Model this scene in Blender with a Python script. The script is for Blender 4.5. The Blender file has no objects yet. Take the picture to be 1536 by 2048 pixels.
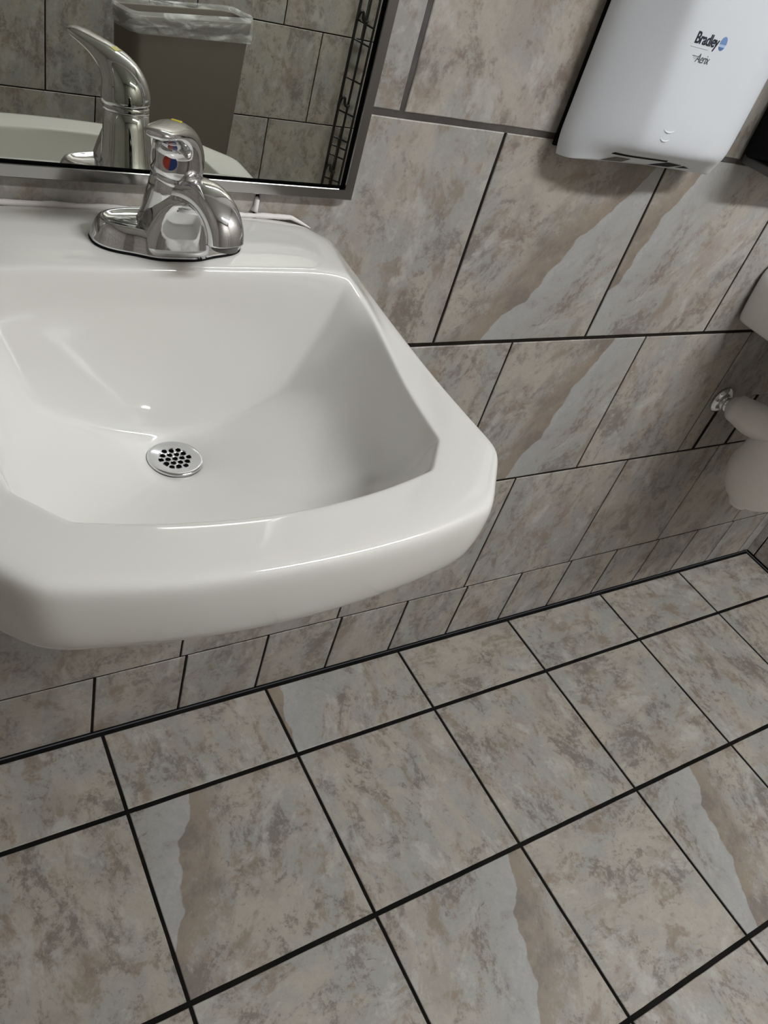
import bpy, bmesh, math, random
from mathutils import Vector, Matrix, noise
random.seed(7)
SC = bpy.context.scene
COL = SC.collection

# ------------------------------------------------------------------ camera
CAM_F, CX, CY, CZ, RA, RB, RC = 1594.8, -0.2388, -0.7870, 1.2827, -0.7319, 0.8945, 0.3424
cam_d = bpy.data.cameras.new('camera'); cam = bpy.data.objects.new('camera', cam_d); COL.objects.link(cam)
R3 = Matrix.Rotation(RA, 3, 'Z') @ Matrix.Rotation(RB, 3, 'X') @ Matrix.Rotation(RC, 3, 'Z')
cam.matrix_world = Matrix.Translation((CX, CY, CZ)) @ R3.to_4x4()
cam_d.sensor_fit = 'HORIZONTAL'; cam_d.sensor_width = 36.0
cam_d.lens = 36.0 * CAM_F / 1536.0
cam_d.clip_start = 0.01
SC.camera = cam

# ------------------------------------------------------------------ light / exposure
SC.view_settings.view_transform = 'Standard'
SC.view_settings.look = 'None'
SC.view_settings.gamma = 1.0
SC.view_settings.use_curve_mapping = False
SC.view_settings.exposure = 0.0
W = bpy.data.worlds.new('world'); SC.world = W; W.use_nodes = True
W.node_tree.nodes['Background'].inputs[0].default_value = (0.9, 0.93, 1.0, 1)
W.node_tree.nodes['Background'].inputs[1].default_value = 0.05
CEIL = 2.60
XL, XR, YB = -0.95, 1.880, -2.06
LIGHTS = [  # x, y, length(x), width(y), power
    (1.24, -1.42, 1.20, 0.11, 114.0),
]

# ------------------------------------------------------------------ helpers
def link(name, bm, mat, parent=None, smooth=True, mats=None):
    me = bpy.data.meshes.new(name)
    bm.normal_update(); bm.to_mesh(me); bm.free()
    o = bpy.data.objects.new(name, me); COL.objects.link(o)
    if mats:
        for m in mats: me.materials.append(m)
    else: me.materials.append(mat)
    if smooth:
        for p in me.polygons: p.use_smooth = True
    if parent is not None:
        o.parent = parent
    return o
def thing(name, label, cat, loc=(0, 0, 0), group=None):
    o = bpy.data.objects.new(name, None); COL.objects.link(o)
    o.location = loc; o.empty_display_size = 0.05
    o['label'] = label; o['category'] = cat
    if group: o['group'] = group
    return o
def subsurf(o, n=2):
    m = o.modifiers.new('sub', 'SUBSURF'); m.levels = n; m.render_levels = n; return o
def bevel(o, w=0.002, seg=3, ang=35):
    m = o.modifiers.new('bev', 'BEVEL'); m.width = w; m.segments = seg
    m.limit_method = 'ANGLE'; m.angle_limit = math.radians(ang)
    m.harden_normals = False
    return o
def local(root, p):
    return Vector(p) - root.location
def add_box(bm, lo, hi):
    x0, y0, z0 = lo; x1, y1, z1 = hi
    v = [bm.verts.new(c) for c in ((x0,y0,z0),(x1,y0,z0),(x1,y1,z0),(x0,y1,z0),(x0,y0,z1),(x1,y0,z1),(x1,y1,z1),(x0,y1,z1))]
    for f in ((0,3,2,1),(4,5,6,7),(0,1,5,4),(1,2,6,5),(2,3,7,6),(3,0,4,7)):
        bm.faces.new([v[i] for i in f])
def add_tube(bm, pts, rad, seg=12, cap=True):
    pts = [Vector(p) for p in pts]; n = len(pts)
    if not hasattr(rad, '__len__'): rad = [rad] * n
    rings = []; prev = None
    for i, p in enumerate(pts):
        t = (pts[min(i+1, n-1)] - pts[max(i-1, 0)]).normalized()
        if prev is None:
            a = Vector((0, 0, 1)) if abs(t.z) < 0.9 else Vector((1, 0, 0))
            u = t.cross(a).normalized()
        else:
            u = (prev - t * prev.dot(t)).normalized()
        w = t.cross(u); prev = u
        rings.append([bm.verts.new(p + (u * math.cos(2*math.pi*k/seg) + w * math.sin(2*math.pi*k/seg)) * rad[i]) for k in range(seg)])
    for a, b in zip(rings[:-1], rings[1:]):
        for k in range(seg):
            bm.faces.new((a[k], a[(k+1) % seg], b[(k+1) % seg], b[k]))
    if cap:
        bm.faces.new(rings[0][::-1]); bm.faces.new(rings[-1])
def smooth_path(pts, n=6):
    P = [Vector(p) for p in pts]; out = []
    for i in range(len(P) - 1):
        p0, p1, p2, p3 = P[max(i-1, 0)], P[i], P[i+1], P[min(i+2, len(P)-1)]
        for k in range(n):
            t = k / n
            out.append(0.5 * ((2*p1) + (p2-p0)*t + (2*p0-5*p1+4*p2-p3)*t*t + (3*p1-p0-3*p2+p3)*t**3))
    out.append(P[-1]); return out
def add_loft(bm, secs, seg=32, cap=True):
    """secs: (center, axis_u, axis_v, ru, rv, exponent)"""
    rings = []
    for c, u, v, ru, rv, e in secs:
        c, u, v = Vector(c), Vector(u).normalized(), Vector(v).normalized(); r = []
        for k in range(seg):
            t = 2 * math.pi * k / seg; a, b = math.cos(t), math.sin(t)
            a = math.copysign(abs(a) ** (2 / e), a); b = math.copysign(abs(b) ** (2 / e), b)
            r.append(bm.verts.new(c + u * a * ru + v * b * rv))
        rings.append(r)
    for a, b in zip(rings[:-1], rings[1:]):
        for k in range(seg):
            bm.faces.new((a[k], a[(k+1) % seg], b[(k+1) % seg], b[k]))
    if cap:
        bm.faces.new(rings[0][::-1]); bm.faces.new(rings[-1])
def fix(bm):
    bmesh.ops.remove_doubles(bm, verts=bm.verts, dist=1e-6)
    bmesh.ops.recalc_face_normals(bm, faces=bm.faces)
def lerp(a, b, t): return a + (b - a) * t

# ------------------------------------------------------------------ materials
def mat(name, col, rough=0.5, metal=0.0, **kw):
    m = bpy.data.materials.new(name); m.use_nodes = True
    b = m.node_tree.nodes['Principled BSDF']
    b.inputs['Base Color'].default_value = (*col, 1)
    b.inputs['Roughness'].default_value = rough
    b.inputs['Metallic'].default_value = metal
    for k, v in kw.items(): b.inputs[k].default_value = v
    return m
class NT:
    def __init__(s, m): s.nt = m.node_tree; s.n = s.nt.nodes; s.l = s.nt.links; s.b = s.n['Principled BSDF']
    def add(s, t, **kw):
        n = s.n.new(t)
        for k, v in kw.items(): setattr(n, k, v)
        return n
    def noise(s, vec, scale, detail=4, rough=0.55, dist=0.0):
        n = s.add('ShaderNodeTexNoise'); n.inputs['Scale'].default_value = scale
        n.inputs['Detail'].default_value = detail; n.inputs['Roughness'].default_value = rough
        n.inputs['Distortion'].default_value = dist
        if vec: s.l.new(vec, n.inputs['Vector'])
        return n.outputs['Fac']
    def math(s, op, a, b=None, c=None, clamp=False):
        n = s.add('ShaderNodeMath', operation=op); n.use_clamp = clamp
        for i, x in enumerate((a, b, c)):
            if x is None: continue
            if isinstance(x, (int, float)): n.inputs[i].default_value = x
            else: s.l.new(x, n.inputs[i])
        return n.outputs[0]
    def ss(s, x, lo, hi):
        n = s.add('ShaderNodeMapRange', interpolation_type='SMOOTHSTEP')
        n.inputs['From Min'].default_value = lo; n.inputs['From Max'].default_value = hi
        s.l.new(x, n.inputs['Value']); return n.outputs['Result']
    def mix(s, f, a, b):
        n = s.add('ShaderNodeMix', data_type='RGBA')
        if isinstance(f, (int, float)): n.inputs['Factor'].default_value = f
        else: s.l.new(f, n.inputs['Factor'])
        for sock, x in ((n.inputs['A'], a), (n.inputs['B'], b)):
            if isinstance(x, tuple): sock.default_value = (*x, 1)
            else: s.l.new(x, sock)
        return n.outputs['Result']
    def bump(s, h, strength, dist):
        n = s.add('ShaderNodeBump'); n.inputs['Strength'].default_value = strength; n.inputs['Distance'].default_value = dist
        s.l.new(h, n.inputs['Height']); s.l.new(n.outputs['Normal'], s.b.inputs['Normal'])

def tile_material(name, gloss, soft=1.0, tint=(1, 1, 1)):
    m = mat(name, (0.35, 0.32, 0.29), gloss)
    N = NT(m)
    uv = N.add('ShaderNodeUVMap', uv_map='tile').outputs[0]       # metres from tile centre
    me = N.add('ShaderNodeUVMap', uv_map='print').outputs[0]      # seed, kind
    sx = N.add('ShaderNodeSeparateXYZ'); N.l.new(me, sx.inputs[0])
    seed, kind = sx.outputs[0], sx.outputs[1]
    uvs = N.add('ShaderNodeSeparateXYZ'); N.l.new(uv, uvs.inputs[0])
    cb = N.add('ShaderNodeCombineXYZ'); N.l.new(uvs.outputs[0], cb.inputs[0]); N.l.new(uvs.outputs[1], cb.inputs[1])
    N.l.new(N.math('MULTIPLY', seed, 3.17), cb.inputs[2])
    v = cb.outputs[0]
    # stretched coordinates for streaky clouds
    mp = N.add('ShaderNodeMapping'); mp.inputs['Scale'].default_value = (1.0, 0.62, 1.0); mp.inputs['Rotation'].default_value = (0, 0, 0.5)
    N.l.new(v, mp.inputs['Vector']); vs = mp.outputs[0]
    big = N.noise(vs, 11, 6, 0.65, 0.5)
    mid = N.noise(vs, 23, 9, 0.70, 0.4)
    fine = N.noise(v, 95, 6, 0.78, 0.3)
    cream = (0.430, 0.392, 0.342); pale = (0.485, 0.468, 0.438); tan = (0.262, 0.212, 0.162); mauve = (0.188, 0.160, 0.146); grey = (0.368, 0.358, 0.340)
    pink = (0.355, 0.308, 0.276)
    c = N.mix(N.ss(big, 0.42, 0.58), grey, cream)
    c = N.mix(N.math('MULTIPLY', N.ss(N.noise(vs, 13, 4, 0.6, 0.3), 0.5, 0.66), 0.8), c, pink)
    t1 = N.math('ADD', mid, N.math('MULTIPLY', N.math('SUBTRACT', fine, 0.5), 0.45))
    c = N.mix(N.math('MULTIPLY', N.ss(t1, 0.49, 0.64), 0.80*soft), c, tan)
    big2 = N.noise(vs, 15.3, 9, 0.74, 0.6)
    t2 = N.math('ADD', big2, N.math('MULTIPLY', N.math('SUBTRACT', fine, 0.5), 0.6))
    c = N.mix(N.math('MULTIPLY', N.ss(t2, 0.505, 0.64), 0.80*soft), c, mauve)
    big3 = N.noise(vs, 19.7, 7, 0.68, 0.3)
    c = N.mix(N.math('MULTIPLY', N.ss(N.math('ADD', big3, N.math('MULTIPLY', N.math('SUBTRACT', fine, 0.5), 0.3)), 0.53, 0.66), 0.75), c, pale)
    # the slab print with a grey shelf against a brown band
    wob = N.math('ADD', N.math('MULTIPLY', N.math('SUBTRACT', N.noise(v, 9, 2, 0.4), 0.5), 0.085),
                 N.math('MULTIPLY', N.math('SUBTRACT', N.noise(v, 38, 4, 0.6), 0.5), 0.014))
    d = N.math('ADD', N.math('ADD', uvs.outputs[0], N.math('MULTIPLY', uvs.outputs[1], 0.22)), wob)   # signed distance from the edge
    thr = N.math('ADD', d, N.math('MULTIPLY', N.math('SUBTRACT', t1, 0.5), 0.22))
    bandmask = N.math('MULTIPLY', N.ss(d, -0.0012, 0.0012), N.math('SUBTRACT', 1.0, N.ss(thr, 0.015, 0.085)))
    nd = N.math('MULTIPLY', d, -1.0)
    thr2 = N.math('ADD', nd, N.math('MULTIPLY', N.math('SUBTRACT', t2, 0.5), 0.30))
    greymask = N.math('MULTIPLY', N.ss(nd, -0.0012, 0.0012), N.math('SUBTRACT', 1.0, N.ss(thr2, 0.04, 0.11)))
    bandc = N.mix(N.ss(t2, 0.40, 0.62), (0.285, 0.228, 0.170), (0.21, 0.177, 0.150))
    greyc = N.mix(N.ss(d, -0.06, 0.0), (0.37, 0.37, 0.355), (0.40, 0.405, 0.405))
    k1 = N.math('GREATER_THAN', kind, 0.5)
    c = N.mix(N.math('MULTIPLY', N.math('MULTIPLY', bandmask, 0.80), k1), c, bandc)
    c = N.mix(N.math('MULTIPLY', N.math('MULTIPLY', greymask, 0.8), k1), c, greyc)
    # small dark pits and broken veins
    pit = N.noise(vs, 48, 5, 0.75, 1.6)
    pitm = N.math('MULTIPLY', N.ss(pit, 0.64, 0.70), N.ss(N.noise(v, 11, 2), 0.48, 0.60))
    c = N.mix(N.math('MULTIPLY', pitm, 0.75), c, (0.120, 0.105, 0.10))
    br = N.math('ADD', 0.92, N.math('MULTIPLY', N.math('SUBTRACT', fine, 0.5), 0.55))
    mul = N.add('ShaderNodeMix', data_type='RGBA', blend_type='MULTIPLY'); mul.inputs['Factor'].default_value = 1.0
    N.l.new(c, mul.inputs['A'])
    g = N.add('ShaderNodeCombineColor'); [N.l.new(br, g.inputs[i]) for i in range(3)]
    N.l.new(g.outputs[0], mul.inputs['B'])
    tn = N.add('ShaderNodeMix', data_type='RGBA', blend_type='MULTIPLY'); tn.inputs['Factor'].default_value = 1.0
    N.l.new(mul.outputs['Result'], tn.inputs['A']); tn.inputs['B'].default_value = (*tint, 1)
    N.l.new(tn.outputs['Result'], N.b.inputs['Base Color'])
    N.l.new(N.math('ADD', gloss - 0.08, N.math('MULTIPLY', mid, 0.16)), N.b.inputs['Roughness'])
    N.bump(N.math('SUBTRACT', N.math('MULTIPLY', mid, 0.6), N.math('MULTIPLY', pitm, 0.4)), 0.25, 0.0025)
    return m
M_tile_wall = tile_material('wall_tile', 0.46, 0.95, (1.0, 1.0, 1.0))
M_tile_floor = tile_material('floor_tile', 0.50, 1.12, (0.92, 0.92, 0.905))
def grout_material(name, c1, c2):
    m = mat(name, c1, 0.9, **{'Specular IOR Level': 0.15}); N = NT(m)
    tc = N.add('ShaderNodeTexCoord').outputs['Object']
    f = N.noise(tc, 9, 5, 0.7)
    N.l.new(N.mix(N.ss(f, 0.4, 0.65), c1, c2), N.b.inputs['Base Color'])
    N.bump(N.noise(tc, 900, 2), 0.4, 0.0005)
    return m
M_grout_f = grout_material('floor_grout', (0.0035, 0.0032, 0.003), (0.009, 0.008, 0.007))
M_grout_w = grout_material('wall_grout', (0.010, 0.0075, 0.006), (0.022, 0.017, 0.014))
M_grout_lit = grout_material('lit_upper_grout', (0.07, 0.062, 0.058), (0.11, 0.10, 0.095))  # wall grout painted paler up high, where the light falls on it
def porcelain():
    m = mat('porcelain', (0.76, 0.75, 0.715), 0.10, **{'Coat Weight': 0.6, 'Coat Roughness': 0.03, 'IOR': 1.5})
    N = NT(m); tc = N.add('ShaderNodeTexCoord').outputs['Object']
    N.l.new(N.mix(N.ss(N.noise(tc, 3, 2), 0.4, 0.6), (0.76, 0.75, 0.715), (0.75, 0.745, 0.72)), N.b.inputs['Base Color'])
    N.bump(N.noise(tc, 14, 2, 0.4), 0.05, 0.004)
    return m
M_porc = porcelain()
def chrome():
    m = mat('chrome', (0.76, 0.765, 0.78), 0.06, 1.0)
    N = NT(m); tc = N.add('ShaderNodeTexCoord').outputs['Object']
    N.l.new(N.math('ADD', 0.04, N.math('MULTIPLY', N.ss(N.noise(tc, 60, 4), 0.45, 0.7), 0.10)), N.b.inputs['Roughness'])
    return m
M_chrome = chrome()
M_frame = mat('mirror_frame_steel', (0.42, 0.41, 0.41), 0.16, 1.0)
M_glass = mat('mirror_glass', (0.68, 0.70, 0.645), 0.0, 1.0)
M_dark = mat('dark_gap', (0.006, 0.006, 0.006), 0.8, **{'Specular IOR Level': 0.15})
M_caulk = mat('caulk', (0.80, 0.76, 0.74), 0.6)
M_white = mat('dryer_white', (0.69, 0.72, 0.765), 0.34)
M_black = mat('black_plastic', (0.003, 0.003, 0.004), 0.55, **{'Specular IOR Level': 0.15})
M_greyp = mat('grey_plastic', (0.12, 0.115, 0.11), 0.5)
M_lens = mat('smoked_lens', (0.004, 0.004, 0.004), 0.5, **{'Specular IOR Level': 0.1})
M_navy = mat('navy_print', (0.012, 0.016, 0.035), 0.5)
M_blue = mat('blue_print', (0.16, 0.27, 0.52), 0.5)
M_paleblue = mat('pale_blue_print', (0.42, 0.55, 0.74), 0.5)
M_blue2 = mat('deep_blue_print', (0.08, 0.17, 0.38), 0.5)
M_greyprint = mat('grey_print', (0.05, 0.055, 0.065), 0.5)
M_faint = mat('faint_grey_print', (0.50, 0.50, 0.54), 0.5)
M_red = mat('hot_dot_red', (0.27, 0.03, 0.015), 0.35)
M_bdot = mat('cold_dot_blue', (0.012, 0.028, 0.12), 0.35)
M_yellow = mat('yellow_dot', (0.65, 0.55, 0.03), 0.5)
M_trap = mat('white_vinyl', (0.82, 0.80, 0.78), 0.42, **{'Subsurface Weight': 0.1})
M_bin = mat('taupe_plastic', (0.165, 0.142, 0.120), 0.42)
M_wire = mat('black_wire', (0.008, 0.008, 0.008), 0.4)
M_plaster = mat('ceiling_paint', (0.80, 0.80, 0.78), 0.9)
def liner_material():
    m = mat('clear_film', (0.85, 0.86, 0.85), 0.25)
    N = NT(m); tc = N.add('ShaderNodeTexCoord').outputs['Object']
    mp = N.add('ShaderNodeMapping'); mp.inputs['Scale'].default_value = (.5, .5, 2.2); N.l.new(tc, mp.inputs['Vector'])
    a = N.ss(N.noise(mp.outputs[0], 16, 3, 0.5, 1.2), 0.42, 0.72)
    N.l.new(N.math('ADD', 0.16, N.math('MULTIPLY', a, 0.42)), N.b.inputs['Alpha'])
    N.bump(N.noise(tc, 30, 3, 0.5, 1.0), 0.6, 0.01)
    return m
M_liner = liner_material()
def lamp_material(power, area):
    m = bpy.data.materials.new('lamp_diffuser'); m.use_nodes = True
    nt = m.node_tree; nt.nodes.remove(nt.nodes['Principled BSDF'])
    e = nt.nodes.new('ShaderNodeEmission'); e.inputs[0].default_value = (0.965, 0.985, 1.0, 1); e.inputs[1].default_value = power
    nt.links.new(e.outputs[0], nt.nodes['Material Output'].inputs[0]); return m

# ------------------------------------------------------------------ tiled surfaces
def tiled(name, rects, origin, U, V, Nn, tmat, gmat, bounds, depth=0.0016, extra_grout=None, low=None):
    """rects: (u0,u1,v0,v1,seed,kind,rot) ; surface point = origin + u*U + v*V ; Nn points into the room"""
    bm = bmesh.new(); l1 = bm.loops.layers.uv.new('tile'); l2 = bm.loops.layers.uv.new('print')
    O, U, V, Nn = Vector(origin), Vector(U), Vector(V), Vector(Nn)
    def face(vs, mi, uvc=None, rot=0, seed=0, kind=0, ctr=(0, 0)):
        f = bm.faces.new([bm.verts.new(O + U*a + V*b + Nn*c) for a, b, c in vs]); f.material_index = mi
        for lp, (a, b, c) in zip(f.loops, vs):
            x, y = a - ctr[0], b - ctr[1]
            cr, sr = math.cos(rot), math.sin(rot)
            lp[l1].uv = (x*cr - y*sr, x*sr + y*cr); lp[l2].uv = (seed, kind)
        if f.normal.dot(Nn) < 0 and False: f.normal_flip()
        return f
    b0, b1, b2, b3 = bounds
    face([(b0, b2, -depth), (b1, b2, -depth), (b1, b3, -depth), (b0, b3, -depth)], 1)
    for g in (extra_grout or []):
        face([(g[0], g[2], -depth+.0002), (g[1], g[2], -depth+.0002), (g[1], g[3], -depth+.0002), (g[0], g[3], -depth+.0002)], 2)
    if low: face([(low[0], low[2], -depth+.0002), (low[1], low[2], -depth+.0002), (low[1], low[3], -depth+.0002), (low[0], low[3], -depth+.0002)], 3)
    e = 0.0011
    for r in rects:
        u0, u1, v0, v1, seed, kind, rot = r[:7]
        ctr = r[7] if len(r) > 7 else ((u0+u1)/2, (v0+v1)/2)
        kw = dict(rot=rot, seed=seed, kind=kind, ctr=ctr)
        # wobbly tile outline so the joints look hand laid
        def edge(n, a, b):
            return [(lerp(a[0], b[0], k/n), lerp(a[1], b[1], k/n)) for k in range(n)]
        n = 10; P = edge(n, (u0, v0), (u1, v0)) + edge(n, (u1, v0), (u1, v1)) + edge(n, (u1, v1), (u0, v1)) + edge(n, (u0, v1), (u0, v0))
        cx, cy = (u0+u1)/2, (v0+v1)/2
        Q = []
        for (a, b) in P:
            w = noise.noise(Vector((a*31+seed, b*31, seed*2.0))) * 0.0006
            d = Vector((a-cx, b-cy)); d.normalize(); Q.append((a - d.x*w, b - d.y*w))
        inn = [(a - math.copysign(min(e, abs(a-cx)), a-cx) if abs(a-cx) > (u1-u0)/2-2*e else a,
                b - math.copysign(min(e, abs(b-cy)), b-cy) if abs(b-cy) > (v1-v0)/2-2*e else b) for a, b in Q]
        face([(a, b, 0) for a, b in inn], 0, **kw)
        m = len(Q)
        for k in range(m):
            j = (k+1) % m
            face([(*Q[k], -0.0008), (*Q[j], -0.0008), (*inn[j], 0), (*inn[k], 0)], 0, **kw)
            face([(*Q[k], -depth), (*Q[j], -depth), (*Q[j], -0.0008), (*Q[k], -0.0008)], 0, **kw)
    bmesh.ops.remove_doubles(bm, verts=bm.verts, dist=1e-5)
    bmesh.ops.recalc_face_normals(bm, faces=bm.faces)
    # make sure every face points into the room
    for f in bm.faces:
        if f.normal.dot(Nn) < -0.2: f.normal_flip()
    o = link(name, bm, None, smooth=False, mats=[tmat, gmat, M_grout_lit, M_grout_f])
    o['kind'] = 'structure'
    return o

# floor: seams perpendicular to the front wall at x = FX + k*0.3096, parallel ones at y = -(D0 + j*0.3067)
FX, FP, D0, FJ = 0.0161, 0.3096, 0.1585, 0.3067
KIND_F = {(0,1): (1, .65, (.062,-.280)), (1,0): (2, -2.64, (.350,-.060)), (1,2): (1, .68, (.535,-.600)), (3,2): (1, .64, (1.050,-.590)), (4,3): (1, .65, (1.36,-.89)), (-2,2): (1, .65, (-.56,-.6))}
rects = []
gx, gy = 0.0030, 0.0042
for k in range(-5, 7):
    for j in range(-1, 7):
        x0, x1 = FX + k*FP + gx, FX + (k+1)*FP - gx
        y1 = -(D0 + j*FJ) - gy if j >= 0 else -0.0085
        y0 = -(D0 + (j+1)*FJ) + gy
        if j < 0: y1, y0 = -0.0085, -D0 + gy
        x0, x1 = max(x0, XL), min(x1, XR); y0 = max(y0, YB)
        if x1 - x0 < 0.004 or y1 - y0 < 0.01: continue
        s = random.random()*60 + 10; kd = 0; rt = random.choice((0, 1, 2, 3)) * math.pi/2
        ctr = ((x0+x1)/2, (y0+y1)/2)
        if (k, j+1) in KIND_F: s, rt, ctr = KIND_F[(k, j+1)]; kd = 1; s += 20
        rects.append((x0, x1, y0, y1, s, kd, rt, ctr))
floor = tiled('floor', rects, (0, 0, 0), (1, 0, 0), (0, 1, 0), (0, 0, 1), M_tile_floor, M_grout_f, (XL, XR, YB, 0.0))

# front wall: base course of half tiles, then offset courses
Z1, Z2, Z3, Z4, Z5 = 0.1618, 0.4646, 0.763, 1.0605, 1.3590
WM = 0.3056
rects = []; extra = []
def course(z0, z1, xs, gv, lo=XL, hi=XR, kinds={}, base=False):
    for a, b in zip(xs[:-1], xs[1:]):
        a2, b2 = max(a + gv, lo), min(b - gv, hi)
        if b2 - a2 < 0.004: continue
        s = random.random()*60 + 5; kd = 0; rt = random.choice((0, 2)) * math.pi/2
        ctr = ((a2+b2)/2, (z0+z1)/2)
        for kx in kinds:
            if a < kx < b: s, rt, ctr = kinds[kx]; kd = 1
        rects.append((a2, b2, z0, z1, s, kd, rt, ctr))
course(0.0060, Z1-0.0018, [WM/2*k for k in range(-8, 14)], 0.0024)
course(Z1+0.0018, Z2-0.0026, [WM*(k+.5) - 0.0118 for k in range(-4, 7)], 0.0019)
course(Z3+0.0032, Z4-0.0042, [WM*(k+.5) - 0.0098 for k in range(-4, 7)], 0.0023, kinds={0.60: (21, -2.262, (.615,.870)), 0.90: (21, -2.5, (.785,.905))})
course(Z4+0.0034, Z5-0.003, [WM*k - 0.0098 for k in range(-4, 8)], 0.0038)
zz = Z5
for q in range(4):
    z1 = min(zz + 0.3006, CEIL)
    course(zz+0.003, z1-0.003, [WM*(k + (.5 if q % 2 == 0 else 0)) - 0.01 for k in range(-5, 8)], 0.003)
    zz += 0.3006
    if zz > CEIL - 0.02: break
# course two, with the cut pieces round the waste pipe
xs = [WM*k - 0.0097 for k in range(-4, 8)]
rects2 = rects; rects = []
course(Z2+0.0022, Z3-0.0032, xs, 0.0017, kinds={0.75: (21, -2.558, (.775,.600))})
xa, xb = 4*WM-0.0097, 5*WM-0.0097
rects = [r for r in rects if not (r[0] > xa-0.01 and r[1] < xb+0.01)]
zc = 0.60
rects += [(xa+.0017, 1.2590, Z2+.0022, zc, 50, 0, 0), (1.2720, 1.3740, Z2+.0022, zc, 51, 0, 0), (1.3860, xb-.0017, Z2+.0022, zc, 52, 0, 0),
          (xa+.0017, xb-.0017, zc+0.0002, Z3-.0032, 50, 0, 0)]
rects = rects2 + rects
extra = [(XL, XR, Z4-0.0045, CEIL)]  # upper courses get the grout with the light painted in
wall_f = tiled('wall_front', rects, (0, 0, 0), (1, 0, 0), (0, 0, 1), (0, -1, 0), M_tile_wall, M_grout_w, (XL, XR, 0, CEIL), extra_grout=extra, low=(XL, XR, 0, .007))

# back wall (seen in the mirror)
rects = []
ZB = [0.004, 0.115, 0.410, 0.713, 1.012, 1.312, 1.612, 1.912, 2.212, 2.512]
for i in range(len(ZB) - 1):
    off = 0.515 if i % 2 == 1 else 0.362
    if i == 0: xs = [0.05 + 0.1525*k for k in range(-8, 14)]
    else: xs = [off + 0.3055*k for k in range(-6, 7)]
    course(ZB[i]+0.002, ZB[i+1]-0.002, xs, 0.002)
wall_b = tiled('wall_back', rects, (0, YB, 0), (1, 0, 0), (0, 0, 1), (0, 1, 0), M_tile_wall, M_grout_w, (XL, XR, 0, CEIL))
# side walls
def side(name, x, nrm, seedoff):
    global rects
    rects = []
    Z = [0.004, Z1, Z2, Z3, Z4, Z5, Z5+.3, Z5+.6, Z5+.9, Z5+1.2]
    for i in range(len(Z)-1):
        n = 0.1525 if i == 0 else 0.3055
        off = 0 if i % 2 == 0 else 0.15
        course(Z[i]+.002, Z[i+1]-.002, [YB-0.1 + off + n*k for k in range(-1, int(2.4/n)+2)], 0.002, lo=YB, hi=0)
    return tiled(name, rects, (x, 0, 0), (0, 1, 0), (0, 0, 1), nrm, M_tile_wall, M_grout_w, (YB, 0, 0, CEIL))
side('wall_right', XR, (-1, 0, 0), 3)
side('wall_left', XL, (1, 0, 0), 5)
bm = bmesh.new(); add_box(bm, (XL, YB, CEIL), (XR, 0, CEIL+0.03))
o = link('ceiling', bm, M_plaster, smooth=False); o['kind'] = 'structure'

# ------------------------------------------------------------------ ceiling lamp (the light of the room)
for (lx, ly, L, Wd, P) in LIGHTS:
    t = thing('ceiling_light', 'long white fluorescent ceiling light', 'light', (lx, ly, CEIL))
    bm = bmesh.new(); add_box(bm, (-L/2-.02, -Wd/2-.02, -0.05), (L/2+.02, Wd/2+.02, 0.0))
    bevel(link('light_housing', bm, M_plaster, t, smooth=False), 0.006)
    bm = bmesh.new(); add_box(bm, (-L/2, -Wd/2, -0.062), (L/2, Wd/2, -0.0505))
    link('light_diffuser', bm, lamp_material(P, L*Wd), t, smooth=False)

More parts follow.
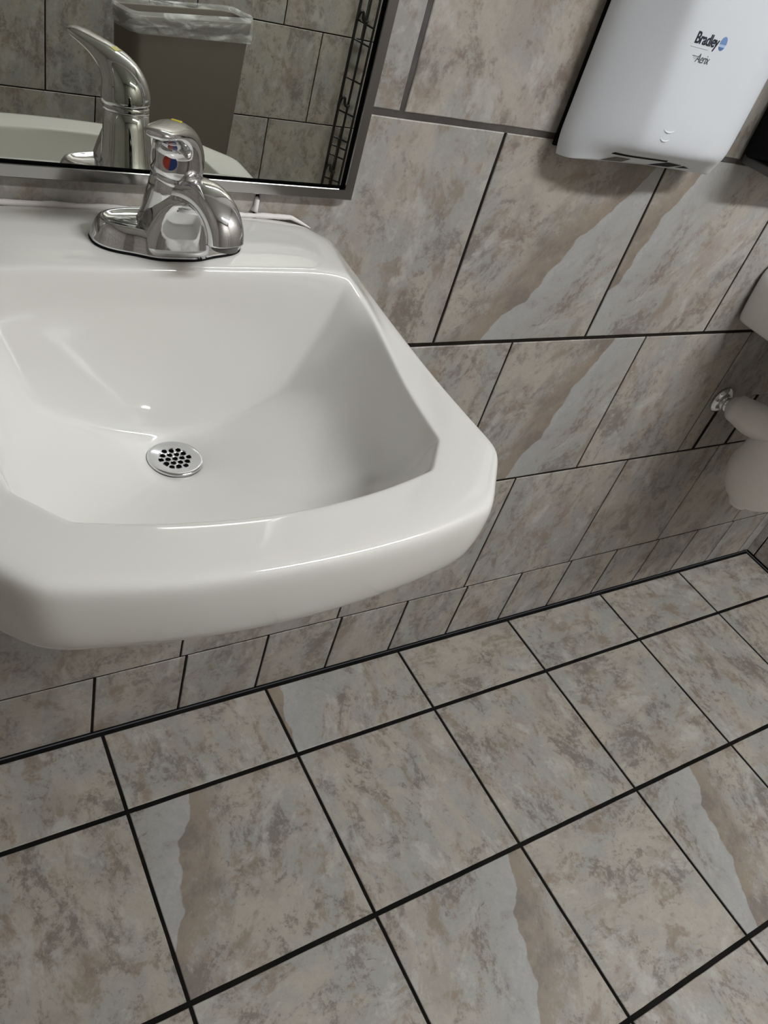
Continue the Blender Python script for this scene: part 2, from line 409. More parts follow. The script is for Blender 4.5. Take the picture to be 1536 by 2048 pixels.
# ------------------------------------------------------------------ wall-hung sink
RINGS = {   # columns: back centre, back, deck corner, back corner(*), side, side, side, front corner P(*), front corner Q(*), front, front centre ; * = tight corner
 'A': [(0,-.004,.79),(.09,-.004,.79),(.17,-.004,.79),(.222,-.004,.79),(.222,-.10,.79),(.222,-.17,.79),(.222,-.25,.79),(.221,-.332,.79),(.170,-.392,.79),(.09,-.410,.79),(0,-.417,.79)],
 'B': [(0,-.002,.791),(.09,-.002,.791),(.17,-.002,.791),(.235,-.002,.792),(.235,-.10,.792),(.235,-.17,.792),(.235,-.25,.792),(.234,-.342,.792),(.178,-.408,.792),(.096,-.427,.792),(0,-.436,.792)],
 'B2':[(0,-.001,.803),(.09,-.001,.803),(.17,-.001,.803),(.243,-.001,.804),(.243,-.10,.804),(.243,-.17,.804),(.244,-.25,.804),(.246,-.354,.804),(.188,-.424,.804),(.100,-.440,.804),(0,-.447,.804)],
 'C': [(0,-.001,.92),(.09,-.001,.92),(.17,-.001,.915),(.245,-.001,.866),(.245,-.10,.866),(.246,-.17,.862),(.247,-.25,.860),(.249,-.355,.860),(.191,-.426,.860),(.102,-.447,.860),(0,-.453,.860)],
 'D': [(0,-.001,.937),(.09,-.001,.937),(.174,-.001,.937),(.242,-.001,.892),(.242,-.10,.887),(.244,-.17,.881),(.245,-.25,.8760),(.246,-.353,.8755),(.188,-.423,.8755),(.101,-.444,.8755),(0,-.450,.8755)],
 'E': [(0,-.008,.940),(.09,-.008,.940),(.168,-.008,.940),(.212,-.008,.926),(.230,-.10,.899),(.234,-.17,.886),(.235,-.25,.8772),(.234,-.347,.8765),(.180,-.408,.8765),(.097,-.428,.8765),(0,-.437,.8765)],
 'M': [(0,-.060,.940),(.09,-.060,.940),(.160,-.060,.940),(.193,-.065,.932),(.214,-.110,.908),(.219,-.170,.889),(.214,-.250,.8775),(.209,-.338,.8765),(.166,-.388,.8765),(.092,-.408,.8765),(0,-.417,.8765)],
 'F': [(0,-.119,.940),(.09,-.119,.940),(.150,-.119,.940),(.180,-.121,.935),(.200,-.142,.914),(.206,-.180,.893),(.198,-.250,.8772),(.190,-.331,.8765),(.156,-.373,.8765),(.088,-.391,.8765),(0,-.400,.8765)],
 'G': [(0,-.1265,.938),(.09,-.1265,.938),(.150,-.1265,.937),(.177,-.129,.930),(.193,-.150,.906),(.199,-.185,.885),(.193,-.255,.8745),(.186,-.329,.8745),(.154,-.368,.8745),(.087,-.386,.8745),(0,-.395,.8745)],
 'H': [(0,-.129,.927),(.088,-.129,.927),(.145,-.129,.926),(.170,-.132,.917),(.187,-.153,.893),(.194,-.190,.871),(.190,-.257,.866),(.183,-.326,.866),(.152,-.364,.866),(.086,-.383,.866),(0,-.392,.866)],
 'J': [(0,-.1285,.855),(.076,-.1285,.858),(.126,-.1295,.866),(.158,-.132,.874),(.176,-.156,.858),(.182,-.195,.838),(.180,-.260,.825),(.174,-.318,.822),(.146,-.352,.822),(.083,-.370,.822),(0,-.378,.822)],
 'W': [(0,-.1265,.763),(.054,-.1265,.769),(.098,-.1275,.787),(.134,-.131,.808),(.158,-.158,.818),(.165,-.200,.811),(.167,-.260,.803),(.162,-.303,.799),(.139,-.332,.799),(.079,-.351,.798),(0,-.358,.798)],
 'W2':[(0,-.1300,.7530),(.046,-.1315,.7585),(.085,-.1350,.773),(.116,-.1410,.790),(.138,-.167,.799),(.146,-.204,.797),(.148,-.256,.792),(.143,-.292,.789),(.124,-.316,.789),(.072,-.333,.789),(0,-.340,.789)],
 'X': [(0,-.1325,.7495),(.026,-.138,.754),(.047,-.145,.759),(.063,-.157,.765),(.076,-.176,.770),(.081,-.200,.772),(.080,-.228,.773),(.072,-.248,.773),(.058,-.262,.774),(.032,-.274,.775),(0,-.279,.775)],
}
def expand(ring, rad):
    out = []
    P = [Vector(p) for p in ring]
    for i, p in enumerate(P):
        if i in (3, 7, 8):
            for q in (P[i-1], P[i+1]):
                d = q - p; L = d.length
                pt = p + d * (min(rad, .42*L) / L)
                if q is P[i-1]: out += [pt, p]
                else: out.append(pt)
        else: out.append(p)
    return [tuple(p) for p in out]
RAD = {'A': .045, 'B': .045, 'B2': .04, 'C': .032, 'D': .026, 'E': .018, 'M': .013, 'F': .009, 'G': .008, 'H': .009, 'J': .012, 'W': .016, 'W2': .018, 'X': .02}
def mixr(a, b, t, z=None): return [tuple(p[i] + (q[i]-p[i])*t for i in range(3)) for p, q in zip(a, b)]
RINGS['F0'] = mixr(RINGS['F'], RINGS['M'], .30)
RINGS['F'] = [(g[0]+(f[0]-g[0])*.5, g[1]+(f[1]-g[1])*.5, f[2]) for g, f in zip(RINGS['G'], RINGS['F'])]
RAD['F0'] = .010
for k in RINGS: RINGS[k] = expand(RINGS[k], RAD[k])
ORDER = ['A','B','B2','C','D','E','M','F0','F','G','H','J','W','W2','X']
DR = (0.0, -0.163, 0.744)
def sink_mesh(kind):
    ns = len(RINGS['A'])
    rings = [RINGS[k] for k in ORDER]
    zr = []
    for k in range(ns):
        px_, py_, _ = RINGS['X'][k]; a = math.atan2(py_ - DR[1] + (-.0) , px_) if 0 < k < ns-1 else (math.pi/2 if k == 0 else -math.pi/2)
        zr.append((0.0285*math.cos(a), DR[1] + 0.0285*math.sin(a), 0.7445))
    zr[0] = (0, DR[1] + 0.0285, 0.7455)
    rings = rings + [zr]
    zi = [(x*0.86, DR[1] + (y-DR[1])*0.86, 0.7405) for x, y, z in zr]
    zd = [(x*0.84, DR[1] + (y-DR[1])*0.84, 0.72) for x, y, z in zr]
    rings += [zi, zd]
    # underside: closed shell round the bowl
    def under(ring, sc, z, cy=-.2): return [(x*sc, cy + (y-cy)*sc, z) for x, y, _ in ring]
    u1 = under(RINGS['A'], .93, .795); u2 = under(RINGS['A'], .80, .79); u3 = under(RINGS['A'], .6, .735); u4 = under(RINGS['A'], .25, .712)
    rings = [u4, u3, u2, u1] + rings
    bm = bmesh.new(); V = []
    for r in rings:
        full = [bm.verts.new(p) for p in r] + [bm.verts.new((-p[0], p[1], p[2])) for p in r[-2:0:-1]]
        V.append(full)
    n = len(V[0])
    for a, b in zip(V[:-1], V[1:]):
        for k in range(n):
            bm.faces.new((a[k], a[(k+1) % n], b[(k+1) % n], b[k]))
    # bottom cap
    bm.faces.new(V[0]); bm.faces.new(V[-1][::-1])
    bmesh.ops.recalc_face_normals(bm, faces=bm.faces)
    return bm
def strainer(parent):
    # domed perforated plate, holes cut through
    c = Vector(DR)
    bm = bmesh.new()
    seg = 64; prof = [(0.0, .0008), (.012, .0009), (.018, .0014), (.0225, .0024), (.0262, .0030), (.0282, .0022), (.0288, .0006), (.0280, -.0010), (.0240, -.0016), (0.0, -.0016)]
    rings = []
    for r, z in prof:
        if r == 0: rings.append([bm.verts.new(c + Vector((0, 0, z)))])
        else: rings.append([bm.verts.new(c + Vector((r*math.cos(2*math.pi*k/seg), r*math.sin(2*math.pi*k/seg), z))) for k in range(seg)])
    for a, b in zip(rings[:-1], rings[1:]):
        for k in range(seg):
            j = (k+1) % seg
            if len(a) == 1: bm.faces.new((a[0], b[j], b[k]))
            elif len(b) == 1: bm.faces.new((a[k], a[j], b[0]))
            else: bm.faces.new((a[k], a[j], b[j], b[k]))
    bmesh.ops.recalc_face_normals(bm, faces=bm.faces)
    me0 = bpy.data.meshes.new('tmp'); bm.to_mesh(me0); bm.free()
    plate = bpy.data.objects.new('tmp_plate', me0); COL.objects.link(plate)
    bm = bmesh.new(); p = 0.00735
    for row, cnt in zip((-2, -1, 0, 1, 2), (3, 4, 5, 4, 3)):
        for q in range(cnt):
            x = (q - (cnt-1)/2) * p; y = row * p * 0.866
            add_tube(bm, [c + Vector((x, y, -.01)), c + Vector((x, y, .01))], 0.0028, 16)
    bmesh.ops.recalc_face_normals(bm, faces=bm.faces)
    me1 = bpy.data.meshes.new('tmp2'); bm.to_mesh(me1); bm.free()
    cut = bpy.data.objects.new('tmp_cut', me1); COL.objects.link(cut)
    md = plate.modifiers.new('b', 'BOOLEAN'); md.operation = 'DIFFERENCE'; md.object = cut; md.solver = 'EXACT'
    dg = bpy.context.evaluated_depsgraph_get(); dg.update()
    me = bpy.data.meshes.new_from_object(plate.evaluated_get(dg)); me.name = 'drain_strainer'
    bpy.data.objects.remove(plate); bpy.data.objects.remove(cut)
    me.materials.clear(); me.materials.append(M_chrome)
    o = bpy.data.objects.new('drain_strainer', me); COL.objects.link(o); o.parent = parent
    for pl in me.polygons: pl.use_smooth = abs(pl.normal.z) > 0.3
    o['label'] = 'round polished drain strainer with nineteen holes'
    # black bore under the plate
    bm = bmesh.new(); add_tube(bm, [c + Vector((0, 0, -.006)), c + Vector((0, 0, -.0025))], 0.0235, 32)
    b = link('drain_bore', bm, M_dark, parent, smooth=False); b['label'] = 'dark drain opening below the strainer'
def make_sink(cx, label, first):
    t = thing('wall_sink', label, 'sink', (cx, 0, 0), 'white wall-hung sinks along the tiled wall')
    subsurf(link('basin', sink_mesh(0), M_porc, t), 3)
    strainer(t)
    # caulk bead along the wall
    bm = bmesh.new(); pts = []; rad = []
    for k in range(121):
        x = -0.192 + 0.384*k/120
        n1 = noise.noise(Vector((x*40, cx, 0)))
        z = 0.9400 if abs(x) < .165 else 0.9400 - (abs(x)-.165)*0.42
        pts.append((x, -0.0035, z + 0.0006*n1)); rad.append((0.0030 + 0.0010*n1 + 0.0007*noise.noise(Vector((x*170, 2, cx)))) * (1.0 if abs(x) < .165 else 1.0 - (abs(x)-.165)/.027*.8))
    add_tube(bm, pts, rad, 8); fix(bm)
    if first:   # smear run up into the vertical joint
        add_tube(bm, [(0.121, -0.0012, .944), (0.1225, -0.001, .950), (0.1225, -0.0008, .956), (0.1215, -.0005, .9595)], [.0045, .0028, .0030, .0015], 8)
    o = link('caulk_bead', bm, M_caulk, t); o['label'] = 'rough white caulk bead along the wall'
    return t
SX = 0.02
make_sink(SX, 'white wall-hung sink in the foreground under the mirror', True)
SX2 = 1.362
make_sink(SX2, 'white wall-hung sink at the right edge, partly out of frame', False)

# ------------------------------------------------------------------ faucet
def make_faucet(cx, label):
    t = thing('faucet', label, 'faucet', (cx, -0.072, 0.9402), 'chrome centerset faucets')
    X, Y, Z = Vector((1, 0, 0)), Vector((0, 1, 0)), Vector((0, 0, 1))
    # gasket
    bm = bmesh.new()
    def plan(bm, levels):
        rings = []
        for inset, z in levels:
            r = []
            for k in range(72):
                a = 2*math.pi*k/72; ca, sa = math.cos(a), math.sin(a)
                x = math.copysign(abs(ca)**0.72, ca) * (0.0722 - inset) + .0025
                hw = 0.0335 - inset
                y = math.copysign(abs(sa)**0.80, sa) * hw
                if sa < 0: y *= 1.0 + 0.22*math.exp(-(x/0.032)**4)      # belly in front of the spout
                r.append(bm.verts.new((x, y - 0.001, z)))
            rings.append(r)
        for a, b in zip(rings[:-1], rings[1:]):
            for k in range(72): bm.faces.new((a[k], a[(k+1) % 72], b[(k+1) % 72], b[k]))
        bm.faces.new(rings[0][::-1]); bm.faces.new(rings[-1])
    plan(bm, [(0.0, 0.0), (0.0, 0.0018)]); fix(bm)
    o = link('gasket', bm, M_dark, t, smooth=False); o['label'] = 'thin dark gasket under the base plate'
    bm = bmesh.new()
    plan(bm, [(0.0012, .0018), (0.0002, .0026), (0.0012, .0045), (0.0026, .0090), (0.0050, .0160), (0.0078, .0205), (0.0102, .0219), (0.0122, .0216), (0.0150, .0200), (.026, .0192)]); fix(bm)
    link('base_plate', bm, M_chrome, t)
    # body: slightly leaning column
    bm = bmesh.new(); S = []
    for z, r, dy in ((.008, .0330, .000), (.016, .0290, -.001), (.022, .0268, -.002), (.030, .0255, -.0045), (.042, .0242, -.0075), (.056, .0230, -.0115), (.0670, .0222, -.0142), (.0683, .0210, -.0145)):
        tl = math.radians(8) * min(1, z/.06); S.append(((0, dy, z), X, Vector((0, math.cos(tl), math.sin(tl))), r, r, 2.0))
    add_loft(bm, S, 48); fix(bm)
    link('body', bm, M_chrome, t)
    # front skirt under the spout: arch-shaped panel
    bm = bmesh.new(); S = []
    for z, w, yf in ((.002, .0340, -.0452), (.010, .0332, -.0444), (.020, .0312, -.0432), (.032, .0272, -.0430), (.044, .0218, -.0450), (.053, .0160, -.051), (.060, .011, -.058)):
        yf += .004; S.append(((0.002, (yf + .004)/2, z), X, Y, w, (-yf + .004)/2, 3.2))
    add_loft(bm, S, 48); fix(bm)
    link('skirt', bm, M_chrome, t)
    # spout
    bm = bmesh.new(); S = []
    path = smooth_path([(.001, -.006, .046), (.005, -.020, .0565), (.010, -.036, .0645), (.0165, -.053, .0655), (.0220, -.067, .0590), (.0252, -.0755, .0480), (.0262, -.0785, .0365)], 6)
    n = len(path)
    for i, p in enumerate(path):
        T = (path[min(i+1, n-1)] - path[max(i-1, 0)]).normalized(); XS = Vector((.955, .297, 0)); nrm = T.cross(XS).normalized()
        f = i/(n-1)
        w = lerp(.0185, .0172, f); h = lerp(.0120, .0130, min(1, f*1.5))
        S.append((p, XS, nrm, w, h, 2.5))
    add_loft(bm, S, 40); fix(bm)
    sp = link('spout', bm, M_chrome, t)
    bm = bmesh.new(); add_tube(bm, [(.0262, -.0782, .038), (.0264, -.0790, .0315)], .0118, 28); fix(bm)
    o = link('aerator', bm, M_greyp, sp); o['label'] = 'dark aerator under the spout tip'; bevel(o, .001)
    # handle: collar, dome and lever
    bm = bmesh.new(); tl = math.radians(8); NC = Vector((0, -.0150, .0705)); TA = Vector((0, -math.sin(tl), math.cos(tl))); TV = Vector((0, math.cos(tl), math.sin(tl)))
    add_loft(bm, [(NC + TA*d, X, TV, r, r, 2) for d, r in ((-.0030, .0212), (-.0018, .0224), (.0028, .0226), (.0038, .0212))], 48); fix(bm)
    link('handle_collar', bm, M_chrome, t)
    yaw = math.radians(-36)       # lever turned towards the left of the user
    f_ = Vector((math.sin(yaw), -math.cos(yaw), 0)); s_ = Vector((math.cos(yaw), math.sin(yaw), 0))
    secs = [  # forward, up, half width, half thickness, direction angle from vertical (deg)
        (.0, .0035, .0212, .0212, 8), (.0003, .0048, .0226, .0228, 8), (.0010, .0080, .0234, .0238, 10), (.0022, .0145, .0232, .0236, 15), (.0044, .0215, .0222, .0222, 23),
        (.0082, .0285, .0206, .0192, 36), (.0142, .0348, .0187, .0152, 52), (.0230, .0400, .0170, .0114, 63), (.0325, .0438, .0156, .0088, 70),
        (.0425, .0466, .0146, .0068, 75), (.0525, .0487, .0137, .0056, 79), (.0610, .0500, .0126, .0048, 83), (.0670, .0506, .0104, .0040, 85), (.0700, .0508, .0062, .0028, 86)]
    bm = bmesh.new(); S = []
    for fw, up, w, h, ang in secs:
        a = math.radians(ang); T = f_*math.sin(a) + Z*math.cos(a); nn = f_*math.cos(a) - Z*math.sin(a)
        S.append((NC + f_*fw + Z*up, s_, nn, w, h, 2.15))
    add_loft(bm, S, 40); fix(bm)
    h = link('handle', bm, M_chrome, t)
    h.modifiers.new('s', 'SUBSURF').levels = 1; h.modifiers['s'].render_levels = 1
    return t, h, f_, s_
F1, H1, f_, s_ = make_faucet(SX, 'chrome single-lever faucet on the foreground sink')
def dot(name, m, parent, centre, nrm, r, half=None, lift=0.0004, up=Vector((0, 0, 1)), ell=1.0):
    nrm = Vector(nrm).normalized(); u = up.cross(nrm).normalized(); v = nrm.cross(u)
    bm = bmesh.new(); N = 28
    a0, a1 = (0, 2*math.pi) if half is None else half
    c = Vector(centre)
    pr = [(c + u*math.cos(a0+(a1-a0)*k/N)*r + v*math.sin(a0+(a1-a0)*k/N)*r*ell) for k in range(N + (0 if half is None else 1))]
    lo = [bm.verts.new(p - nrm*0.0012) for p in pr]; hi = [bm.verts.new(p + nrm*lift) for p in pr]
    n = len(pr)
    for k in range(n): bm.faces.new((lo[k], lo[(k+1) % n], hi[(k+1) % n], hi[k]))
    bm.faces.new(hi); bm.faces.new(lo[::-1]); fix(bm)
    return link(name, bm, m, parent, smooth=False)
# temperature dot on the dome's left front, yellow sticker on top
fd = (f_ + Vector((0, 0, 0.15))).normalized()
NC = Vector((0, -.0150, .0705))
dg = bpy.context.evaluated_depsgraph_get(); dg.update()
ok, dc, dn, _ = H1.evaluated_get(dg).ray_cast(NC + Vector((0, 0, .0165)) + f_*.2, -f_)
o = dot('temperature_dot', M_red, H1, dc, dn, .0062, (math.pi/2-.1, 3*math.pi/2-.1)); o['label'] = 'red half of the hot and cold dot'
o = dot('temperature_dot', M_bdot, H1, dc, dn, .0062, (-math.pi/2-.1, math.pi/2-.1)); o['label'] = 'blue half of the hot and cold dot'

def top_of(o, x, y, z0=.3):
    dg = bpy.context.evaluated_depsgraph_get(); dg.update()
    ok, loc, nn, _ = o.evaluated_get(dg).ray_cast(Vector((x, y, z0)), Vector((0, 0, -1)))
    return loc, nn
yl, yn = top_of(H1, *(NC + f_*.016)[:2])
bm = bmesh.new(); add_box(bm, (-.0040, -.0035, -.0006), (.0040, .0035, .0003))
o = link('lever_sticker', bm, M_yellow, H1, smooth=False); o.location = yl; o.rotation_euler = yn.to_track_quat('Z', 'Y').to_euler(); o['label'] = 'small yellow sticker on top of the lever'

# ------------------------------------------------------------------ mirror
MX0, MX1, MZ0, MZ1 = -0.212, 0.252, 0.9665, 1.5765
t = thing('wall_mirror', 'rectangular wall mirror in a steel frame above the foreground sink', 'mirror', ((MX0+MX1)/2, 0, MZ0))
ox, oz = t.location.x, t.location.z
bm = bmesh.new()
prof = [(0, 0.0), (0, .0105), (.0012, .0120), (.0118, .0120), (.0122, .0102), (.0122, .0)]   # inset, depth
corners = [(MX0, MZ0, 1, 1), (MX1, MZ0, -1, 1), (MX1, MZ1, -1, -1), (MX0, MZ1, 1, -1)]
rings = []
for (x, z, sx, sz) in corners:
    rings.append([bm.verts.new((x + sx*i - ox, -d - 0.0002, z + sz*i - oz)) for i, d in prof])
for a in range(4):
    A, B = rings[a], rings[(a+1) % 4]
    for k in range(len(prof)):
        j = (k+1) % len(prof)
        bm.faces.new((A[k], A[j], B[j], B[k]))
fix(bm); link('frame', bm, M_frame, t, smooth=False)
bm = bmesh.new(); add_box(bm, (MX0+.0165-ox, -.0080, MZ0+.0152-oz), (MX1-.0165-ox, -.003, MZ1-.0165-oz))
link('mirror_glass', bm, M_glass, t, smooth=False)
bm = bmesh.new(); add_box(bm, (MX0+.011-ox, -.0045, MZ0+.011-oz), (MX1-.011-ox, -.001, MZ1-.011-oz))
o = link('backing', bm, M_dark, t, smooth=False); o['label'] = 'dark gap between glass and frame'

# ------------------------------------------------------------------ hand dryer
DX, DZ0 = 0.662, 1.045
t = thing('hand_dryer', 'white wall-mounted hand dryer with printed logos', 'hand dryer', (DX, 0, DZ0))
def dryer_section(z):
    """outline in plan at height z above the bottom back edge: list of (x,-y)"""
    hw = 0.1455
    k = min(1.0, max(0.0, z / 0.038))
    front = lerp(0.052, 0.0835, k**0.7)            # chin slopes back underneath
    side = lerp(0.040, 0.046, k)
    fl = lerp(0.060, 0.084, min(1, z/0.3))         # half width of the flat front
    sh = 0.006 * max(0, 1 - z/0.02)                # rounding of lower corners
    return [(hw-sh, .004), (hw-sh*.5, side*.55), (hw-.004-sh, side), (lerp(hw, fl, .42), lerp(side, front, .62)), (fl+.008, front-.006), (fl-.014, front), (fl*.4, front+.0012)]
bm = bmesh.new(); V = []
HZ = [0.0, 0.004, 0.014, 0.028, 0.042, 0.075, 0.13, 0.19, 0.235, 0.262, 0.272, 0.276]
for zi, z in enumerate(HZ):
    s = dryer_section(z)
    if z > 0.25: q = (z-.25)/.026; s = [(x*(1-.06*q*q), max(.008, y*(1-.22*q*q))) for x, y in s]
    k1 = min(1.0, max(0.0, z / 0.038)); q = max(0, (z-.25)/.026)
    L_ = [(.1455, .004), (.1445, .018), (.138, .032), (.112, lerp(.045, .0560, k1)), (lerp(.078, .100, min(1, z/.3)), lerp(.050, .0745, k1)), (lerp(.064, .086, min(1, z/.3)), lerp(.052, .0820, k1)), (.03, lerp(.0532, .0847, k1))]
    sh = 0.006 * max(0, 1 - z/0.02)
    L_ = [((a - sh)*(1-.06*q*q), max(.004, b*(1-.22*q*q))) for a, b in L_]
    pts = [(x, -y) for x, y in s] + [(-x, -y) for x, y in L_[::-1]]
    zz = z
    V.append([bm.verts.new((x, y, zz + (0.0 if z > 0.03 else (.026*(1-z/.03))*max(0, (-y-.030)/.05)**1.0 * (1.0 if abs(x) < .13 else .6)))) for x, y in pts])
n = len(V[0])
for a, b in zip(V[:-1], V[1:]):
    for k in range(n): bm.faces.new((a[k], a[(k+1) % n], b[(k+1) % n], b[k]))
bm.faces.new(V[0][::-1]); bm.faces.new(V[-1]); bmesh.ops.recalc_face_normals(bm, faces=bm.faces)
for e in bm.edges: pass
cl = bm.edges.layers.float.new('crease_edge')
for k in range(n):
    for ring, c in ((V[0], 0.75), (V[-1], .4)):
        e = bm.edges.get((ring[k], ring[(k+1) % n]))
        if e: e[cl] = c
case = subsurf(link('case', bm, M_white, t), 3)
bm = bmesh.new(); add_box(bm, (-.136, -.0050, .006), (.136, -.0003, .27))  # black plate paints in the shadow gap between case and wall
o = link('shadow_gap_plate', bm, M_black, t, smooth=False); o['label'] = 'black plate for the shadow gap behind the case'
def surf(x, z):
    dg = bpy.context.evaluated_depsgraph_get()
    ok, loc, nn, _ = CASE.ray_cast(Vector((x, -.3, z)), Vector((0, 1, 0)))
    return loc.y if ok else -.05
dg = bpy.context.evaluated_depsgraph_get(); dg.update(); CASE = case.evaluated_get(dg)
def on_front(name, coords, m, th=.0003, parent=t, n=8, dep=.0015):
    # shallow inlay that follows the curve of the case; coords = closed polygon (x, z)
    cx = sum(c[0] for c in coords)/len(coords); cz = sum(c[1] for c in coords)/len(coords)
    bm = bmesh.new(); P = []
    for a, b in zip(coords, coords[1:] + coords[:1]):
        for k in range(n): P.append((lerp(a[0], b[0], k/n), lerp(a[1], b[1], k/n)))
    R0 = None
    for q in (1.0, .75, .5, .25):
        R1 = [bm.verts.new((cx+(x-cx)*q, surf(cx+(x-cx)*q, cz+(z-cz)*q) - th, cz+(z-cz)*q)) for x, z in P]
        if R0:
            for k in range(len(P)): bm.faces.new((R0[k], R0[(k+1) % len(P)], R1[(k+1) % len(P)], R1[k]))
        else:
            B0 = [bm.verts.new((x, surf(x, z) + dep, z)) for x, z in P]
            for k in range(len(P)): bm.faces.new((B0[k], B0[(k+1) % len(P)], R1[(k+1) % len(P)], R1[k]))
        R0 = R1
    bm.faces.new(R0); fix(bm)
    return link(name, bm, m, parent, smooth=False)
def lettering(name, body, size, x, z, m, shear=0.0, bold=0.0, sx=1.0, parent=t, space=0.95):
    cu = bpy.data.curves.new('t', 'FONT'); cu.body = body; cu.size = size; cu.shear = shear; cu.offset = bold; cu.space_character = space
    cu.extrude = .0005
    tmp = bpy.data.objects.new('t', cu); COL.objects.link(tmp)
    dg = bpy.context.evaluated_depsgraph_get(); dg.update()
    me = bpy.data.meshes.new_from_object(tmp.evaluated_get(dg)); bpy.data.objects.remove(tmp)
    for v in me.vertices:
        px, pz, e = x + v.co.x*sx, z + v.co.y, v.co.z
        v.co = (px, surf(px, pz) - .0001 - e*.6, pz)
    me.materials.clear(); me.materials.append(m)
    o = bpy.data.objects.new(name, me); COL.objects.link(o); o.parent = parent
    return o
LX, LZ = -0.0650, 0.1560      # lower left of the word mark, relative to the dryer
o = lettering('logo_lettering', 'Bradley', 0.0165, LX, LZ, M_navy, 0.0, 0.00030, 0.80); o['label'] = 'dark navy word mark on the dryer front'
ex, ez = LX + 0.0455, LZ + 0.0055
def oval(z0, z1, n=14):
    R_ = [(ex + .0056*math.cos(a), ez + .0072*math.sin(a)) for a in [2*math.pi*k/60 for k in range(60)]]
    return [p for p in R_ if z0 <= p[1] - ez <= z1]
o = on_front('logo_globe', oval(-1, 1), M_paleblue, th=.0001, n=1); o['label'] = 'pale blue ground of the oval emblem'
up_ = oval(-.0012, .0081); dn_ = sorted(oval(-.0081, -.0034), key=lambda p: p[0])
up_ = sorted([p for p in up_], key=lambda p: math.atan2(p[1]-ez-.003, p[0]-ex))
dn_ = sorted([p for p in dn_], key=lambda p: math.atan2(p[1]-ez+.0055, p[0]-ex))
o = on_front('logo_globe', up_, M_blue, n=1); o['label'] = 'light blue oval emblem'
o = on_front('logo_globe', dn_, M_blue2, n=1); o['label'] = 'deep blue lower part of the emblem'
o = on_front('tagline', [(LX-.002, LZ-.0042), (LX+.026, LZ-.0042), (LX+.026, LZ-.0037), (LX-.002, LZ-.0037)], M_faint); o['label'] = 'faint grey line under the word mark'
AX, AZ = -.0515, .1380
o = lettering('model_lettering', 'Aerix', 0.0135, AX, AZ, M_greyprint, 0.22, -0.0001, 0.78, space=.92); o['label'] = 'thin grey slanted lettering on the dryer front'
for a, b in ((0, 0), (.0022, -.0014), (.004, -.0028)):
    on_front('speed_line', [(AX-.0065+a, AZ+.0055+b), (AX+.0035, AZ+.0055+b), (AX+.0035, AZ+.0060+b), (AX-.0065+a, AZ+.0060+b)], M_greyprint if a == 0 else M_faint)
for dz in (0.0, -.0105):
    bm = bmesh.new(); w = .0105 if dz == 0 else .0088
    pts = []
    for k in range(17):
        a = math.pi + .35 + (math.pi-.7)*k/16; px, pz = -.040 + w*math.cos(a), .0665 + dz + .006*math.sin(a)
        pts.append((px, surf(px, pz) + .0003, pz))
    add_tube(bm, pts, [0.0003 + .0010*math.sin(math.pi*k/16) for k in range(17)], 8); fix(bm)
    link('embossed_arc', bm, M_white, t)
# outlet grille in the chin
o = on_front('air_slot', [(-.088, .0202), (.006, .0208), (.004, .0234), (-.086, .0230)], M_dark, th=.0008); o['label'] = 'thin black air slot across the chin'
o = on_front('outlet_opening', [(-.0935, .0090), (-.062, .0100), (-.053, .0168), (-.076, .0168)], M_greyp, th=.0008); o['label'] = 'grey outlet opening'  # plain grey inlay marking the outlet opening
o = on_front('sensor_window', [(-.0139, .0115), (.026, .0120), (.0417, .0178), (.011, .0205)], M_lens, th=.0008); o['label'] = 'black sensor window'
o = on_front('sensor_window', [(.0398, .0125), (.070, .0126), (.0508, .0165)], M_lens, th=.0008); o['label'] = 'small black corner window'

# ------------------------------------------------------------------ black dispenser right of the dryer
t2 = thing('wall_dispenser', 'black plastic wall dispenser to the right of the hand dryer', 'dispenser', (1.02, 0, 1.06))
bm = bmesh.new(); add_box(bm, (-.125, -.085, .008), (.125, -.0005, .30))
for v in bm.verts:
    if v.co.z < .05 and v.co.y < -.05: v.co.z += .02
bevel(link('cover', bm, M_black, t2, smooth=True), .012, 4)
bm = bmesh.new(); add_box(bm, (-.115, -.060, .0), (.115, -.002, .012))
o = bevel(link('bottom_tray', bm, M_greyp, t2, smooth=True), .003); o['label'] = 'grey underside of the dispenser'

# ------------------------------------------------------------------ insulated trap under the far sink
t3 = thing('drain_trap', 'white insulated drain pipe under the far right sink', 'pipe', (1.25, 0, 0.6))
def skin_tube(name, pts, rads, m, parent, n=6, seg=24):
    P = smooth_path(pts, n); rr = []
    for i in range(len(P)):
        f = i / n; a = int(min(f, len(rads)-1)); b = min(a+1, len(rads)-1); rr.append(lerp(rads[a], rads[b], (1-math.cos((f-a)*math.pi))/2))
    bm = bmesh.new(); add_tube(bm, [p - parent.location for p in P], rr, seg); fix(bm)
    return link(name, bm, m, parent)
# wall arm cover -> elbow
skin_tube('arm_cover', [(1.252, -.022, .606), (1.256, -.040, .604), (1.266, -.080, .604), (1.290, -.115, .606), (1.330, -.150, .612)], [.0165, .030, .036, .040, .048], M_trap, t3)
skin_tube('bend_cover', [(1.300, -.125, .600), (1.292, -.128, .560), (1.288, -.132, .515), (1.306, -.140, .480), (1.340, -.152, .474), (1.368, -.163, .500), (1.376, -.165, .560)], [.038, .047, .056, .058, .054, .050, .042], M_trap, t3)
skin_tube('bend_cap', [(1.300, -.140, .470), (1.296, -.140, .436), (1.295, -.140, .420)], [.036, .026, .018], M_trap, t3)
skin_tube('tailpiece_cover', [(1.364, -.163, .712), (1.364, -.163, .640), (1.378, -.165, .550)], [.030, .034, .040], M_trap, t3)
skin_tube('cover_ear', [(1.322, -.110, .672), (1.318, -.115, .650), (1.325, -.130, .615)], [.016, .026, .040], M_trap, t3)
bm = bmesh.new()
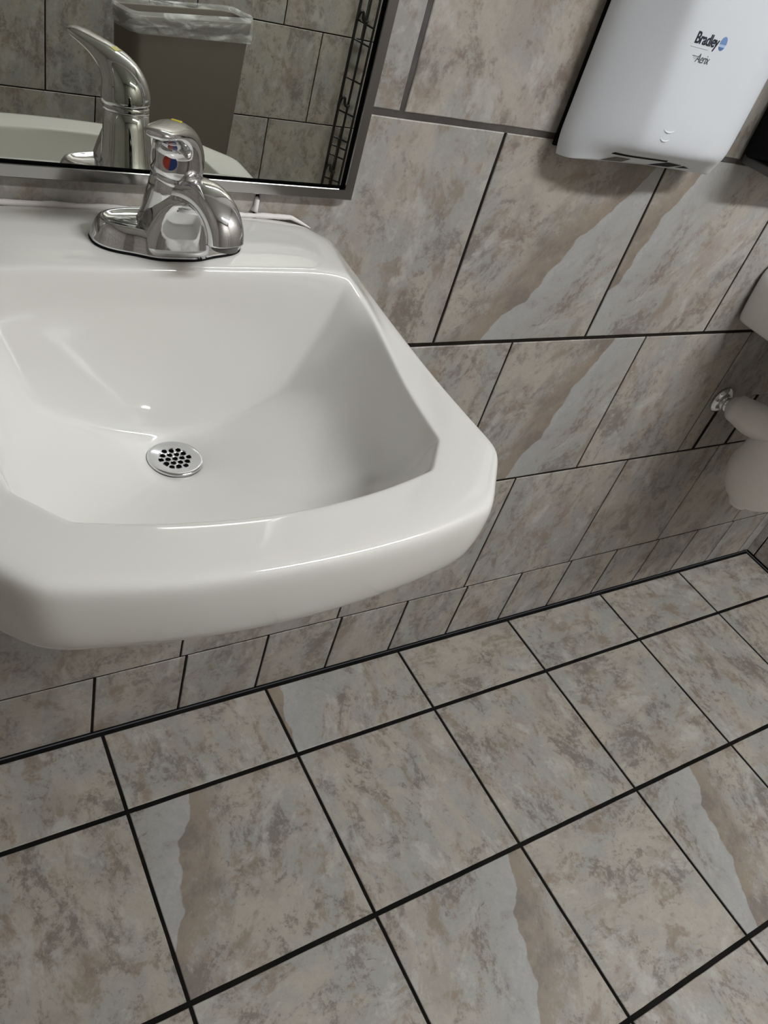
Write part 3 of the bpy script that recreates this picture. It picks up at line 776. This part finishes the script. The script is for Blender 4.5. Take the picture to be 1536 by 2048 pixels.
add_loft(bm, [((0, -.001, 0), (1, 0, 0), (0, 0, 1), .030, .030, 2), ((0, -.005, 0), (1, 0, 0), (0, 0, 1), .029, .029, 2), ((0, -.010, 0), (1, 0, 0), (0, 0, 1), .022, .022, 2), ((0, -.013, 0), (1, 0, 0), (0, 0, 1), .017, .017, 2)], 32)
add_tube(bm, [(0, -.012, 0), (0.001, -.024, 0)], .0150, 24); fix(bm)
o = link('escutcheon', bm, M_chrome, t3); o['label'] = 'chrome wall flange behind the pipe'
bm = bmesh.new()
for k in range(7):
    if k % 3 == 2: continue
    a = .25 + k*.16
    p = Vector((1.338, -.196, .515)) + Vector((.018*math.cos(a*3), 0, .03*a)) - t3.location
    add_box(bm, p - Vector((.0022, .001, .0010)), p + Vector((.0022, .001, .0010)))
o = link('zip_fastener', bm, M_dark, t3, smooth=False)
skin_tube('cover_hole', [(1.322, -.1905, .492), (1.324, -.187, .494)], [.0055, .0050], M_dark, t3)

# ------------------------------------------------------------------ trash bin behind the camera, seen in the mirror
A = Vector((0.51, -1.68)); Bp = Vector((0.93, -1.85)); e1 = (Bp-A).normalized(); e2 = Vector((e1.y, -e1.x)); 
if e2.y > 0: e2 = -e2
BW, BD, BH = (Bp-A).length, 0.115, 0.745
ctr = A + e1*BW/2 + e2*BD/2
tb = thing('trash_bin', 'slim taupe trash bin reflected in the mirror', 'trash bin', (ctr.x, ctr.y, 0))
tb.rotation_euler = (0, 0, math.atan2(e1.y, e1.x))
def rrect(hw, hd, r, n=6):
    out = []
    for sx, sy, a0 in ((1, 1, 0), (-1, 1, 90), (-1, -1, 180), (1, -1, 270)):
        for k in range(n+1):
            a = math.radians(a0 + 90*k/n); out.append((sx*(hw-r) + r*math.cos(a), sy*(hd-r) + r*math.sin(a)))
    return out
bm = bmesh.new(); V = []
for hw, hd, z in ((BW/2-.04, BD/2-.02, 0), (BW/2-.034, BD/2-.016, .01), (BW/2-.004, BD/2-.002, BH-.04), (BW/2-.004, BD/2-.002, BH-.035), (BW/2, BD/2, BH-.030), (BW/2, BD/2, BH), (BW/2-.006, BD/2-.006, BH), (BW/2-.010, BD/2-.010, BH-.05), (BW/2-.045, BD/2-.025, .02)):
    V.append([bm.verts.new((x, y, z)) for x, y in rrect(hw, hd, .03)])
for a, b in zip(V[:-1], V[1:]):
    for k in range(len(a)): bm.faces.new((a[k], a[(k+1) % len(a)], b[(k+1) % len(a)], b[k]))
bm.faces.new(V[0][::-1]); bm.faces.new(V[-1]); fix(bm)
bevel(link('bin_body', bm, M_bin, tb), .002)
bm = bmesh.new(); V = []
lev = [(.014, BH-.040), (.011, BH-.022), (.007, BH-.004), (.003, BH+.012), (-.004, BH+.006), (-.014, BH-.06), (-.030, BH-.14)]
base = rrect(BW/2, BD/2, .03, 10)
for li, (off, z) in enumerate(lev):
    ring = []
    for k, (x, y) in enumerate(base):
        l = math.hypot(x, y); w = noise.noise(Vector((x*14, y*14, li*.6)))
        d = Vector((x, y)).normalized()
        zz = z + .012*w*(1 if li < 2 else .5)
        if li == 0: zz += .014*math.sin(x*19) - .012
        ring.append(bm.verts.new((x + d.x*(off + .006*w), y + d.y*(off + .006*w), zz)))
    V.append(ring)
for a, b in zip(V[:-1], V[1:]):
    for k in range(len(a)): bm.faces.new((a[k], a[(k+1) % len(a)], b[(k+1) % len(a)], b[k]))
fix(bm)
o = link('bin_liner', bm, M_liner, tb); o['label'] = 'clear plastic liner folded over the rim'

# ------------------------------------------------------------------ black wire rack reflected at the mirror's right edge
tw = thing('wire_rack', 'black wire rack reflected at the right edge of the mirror', 'rack', (1.402, -2.03, 0))
for x in (-.020, .019, .055):
    bm = bmesh.new(); add_tube(bm, [(x, 0, .0), (x, 0, 1.35)], .0055 if x < 0 else .0045, 10); link('upright_wire', bm, M_wire, tw)
for z in (.05, .13, .22, .31, .345, .375, .47, .585, .71, .77, .86, .95, 1.05, 1.15, 1.25):
    bm = bmesh.new(); add_tube(bm, [(-.020, 0, z+.010), (.055, 0, z-.010)], .0032, 8); link('cross_wire', bm, M_wire, tw)
for z in (.275, .52, .80):
    bm = bmesh.new(); add_tube(bm, smooth_path([(-.022, .004, z-.018), (-.018, .012, z+.006), (-.008, .014, z+.004), (-.004, .014, z-.014), (.010, .012, z-.024), (.019, .006, z-.020)], 5), .0052, 8); link('hook', bm, M_wire, tw)
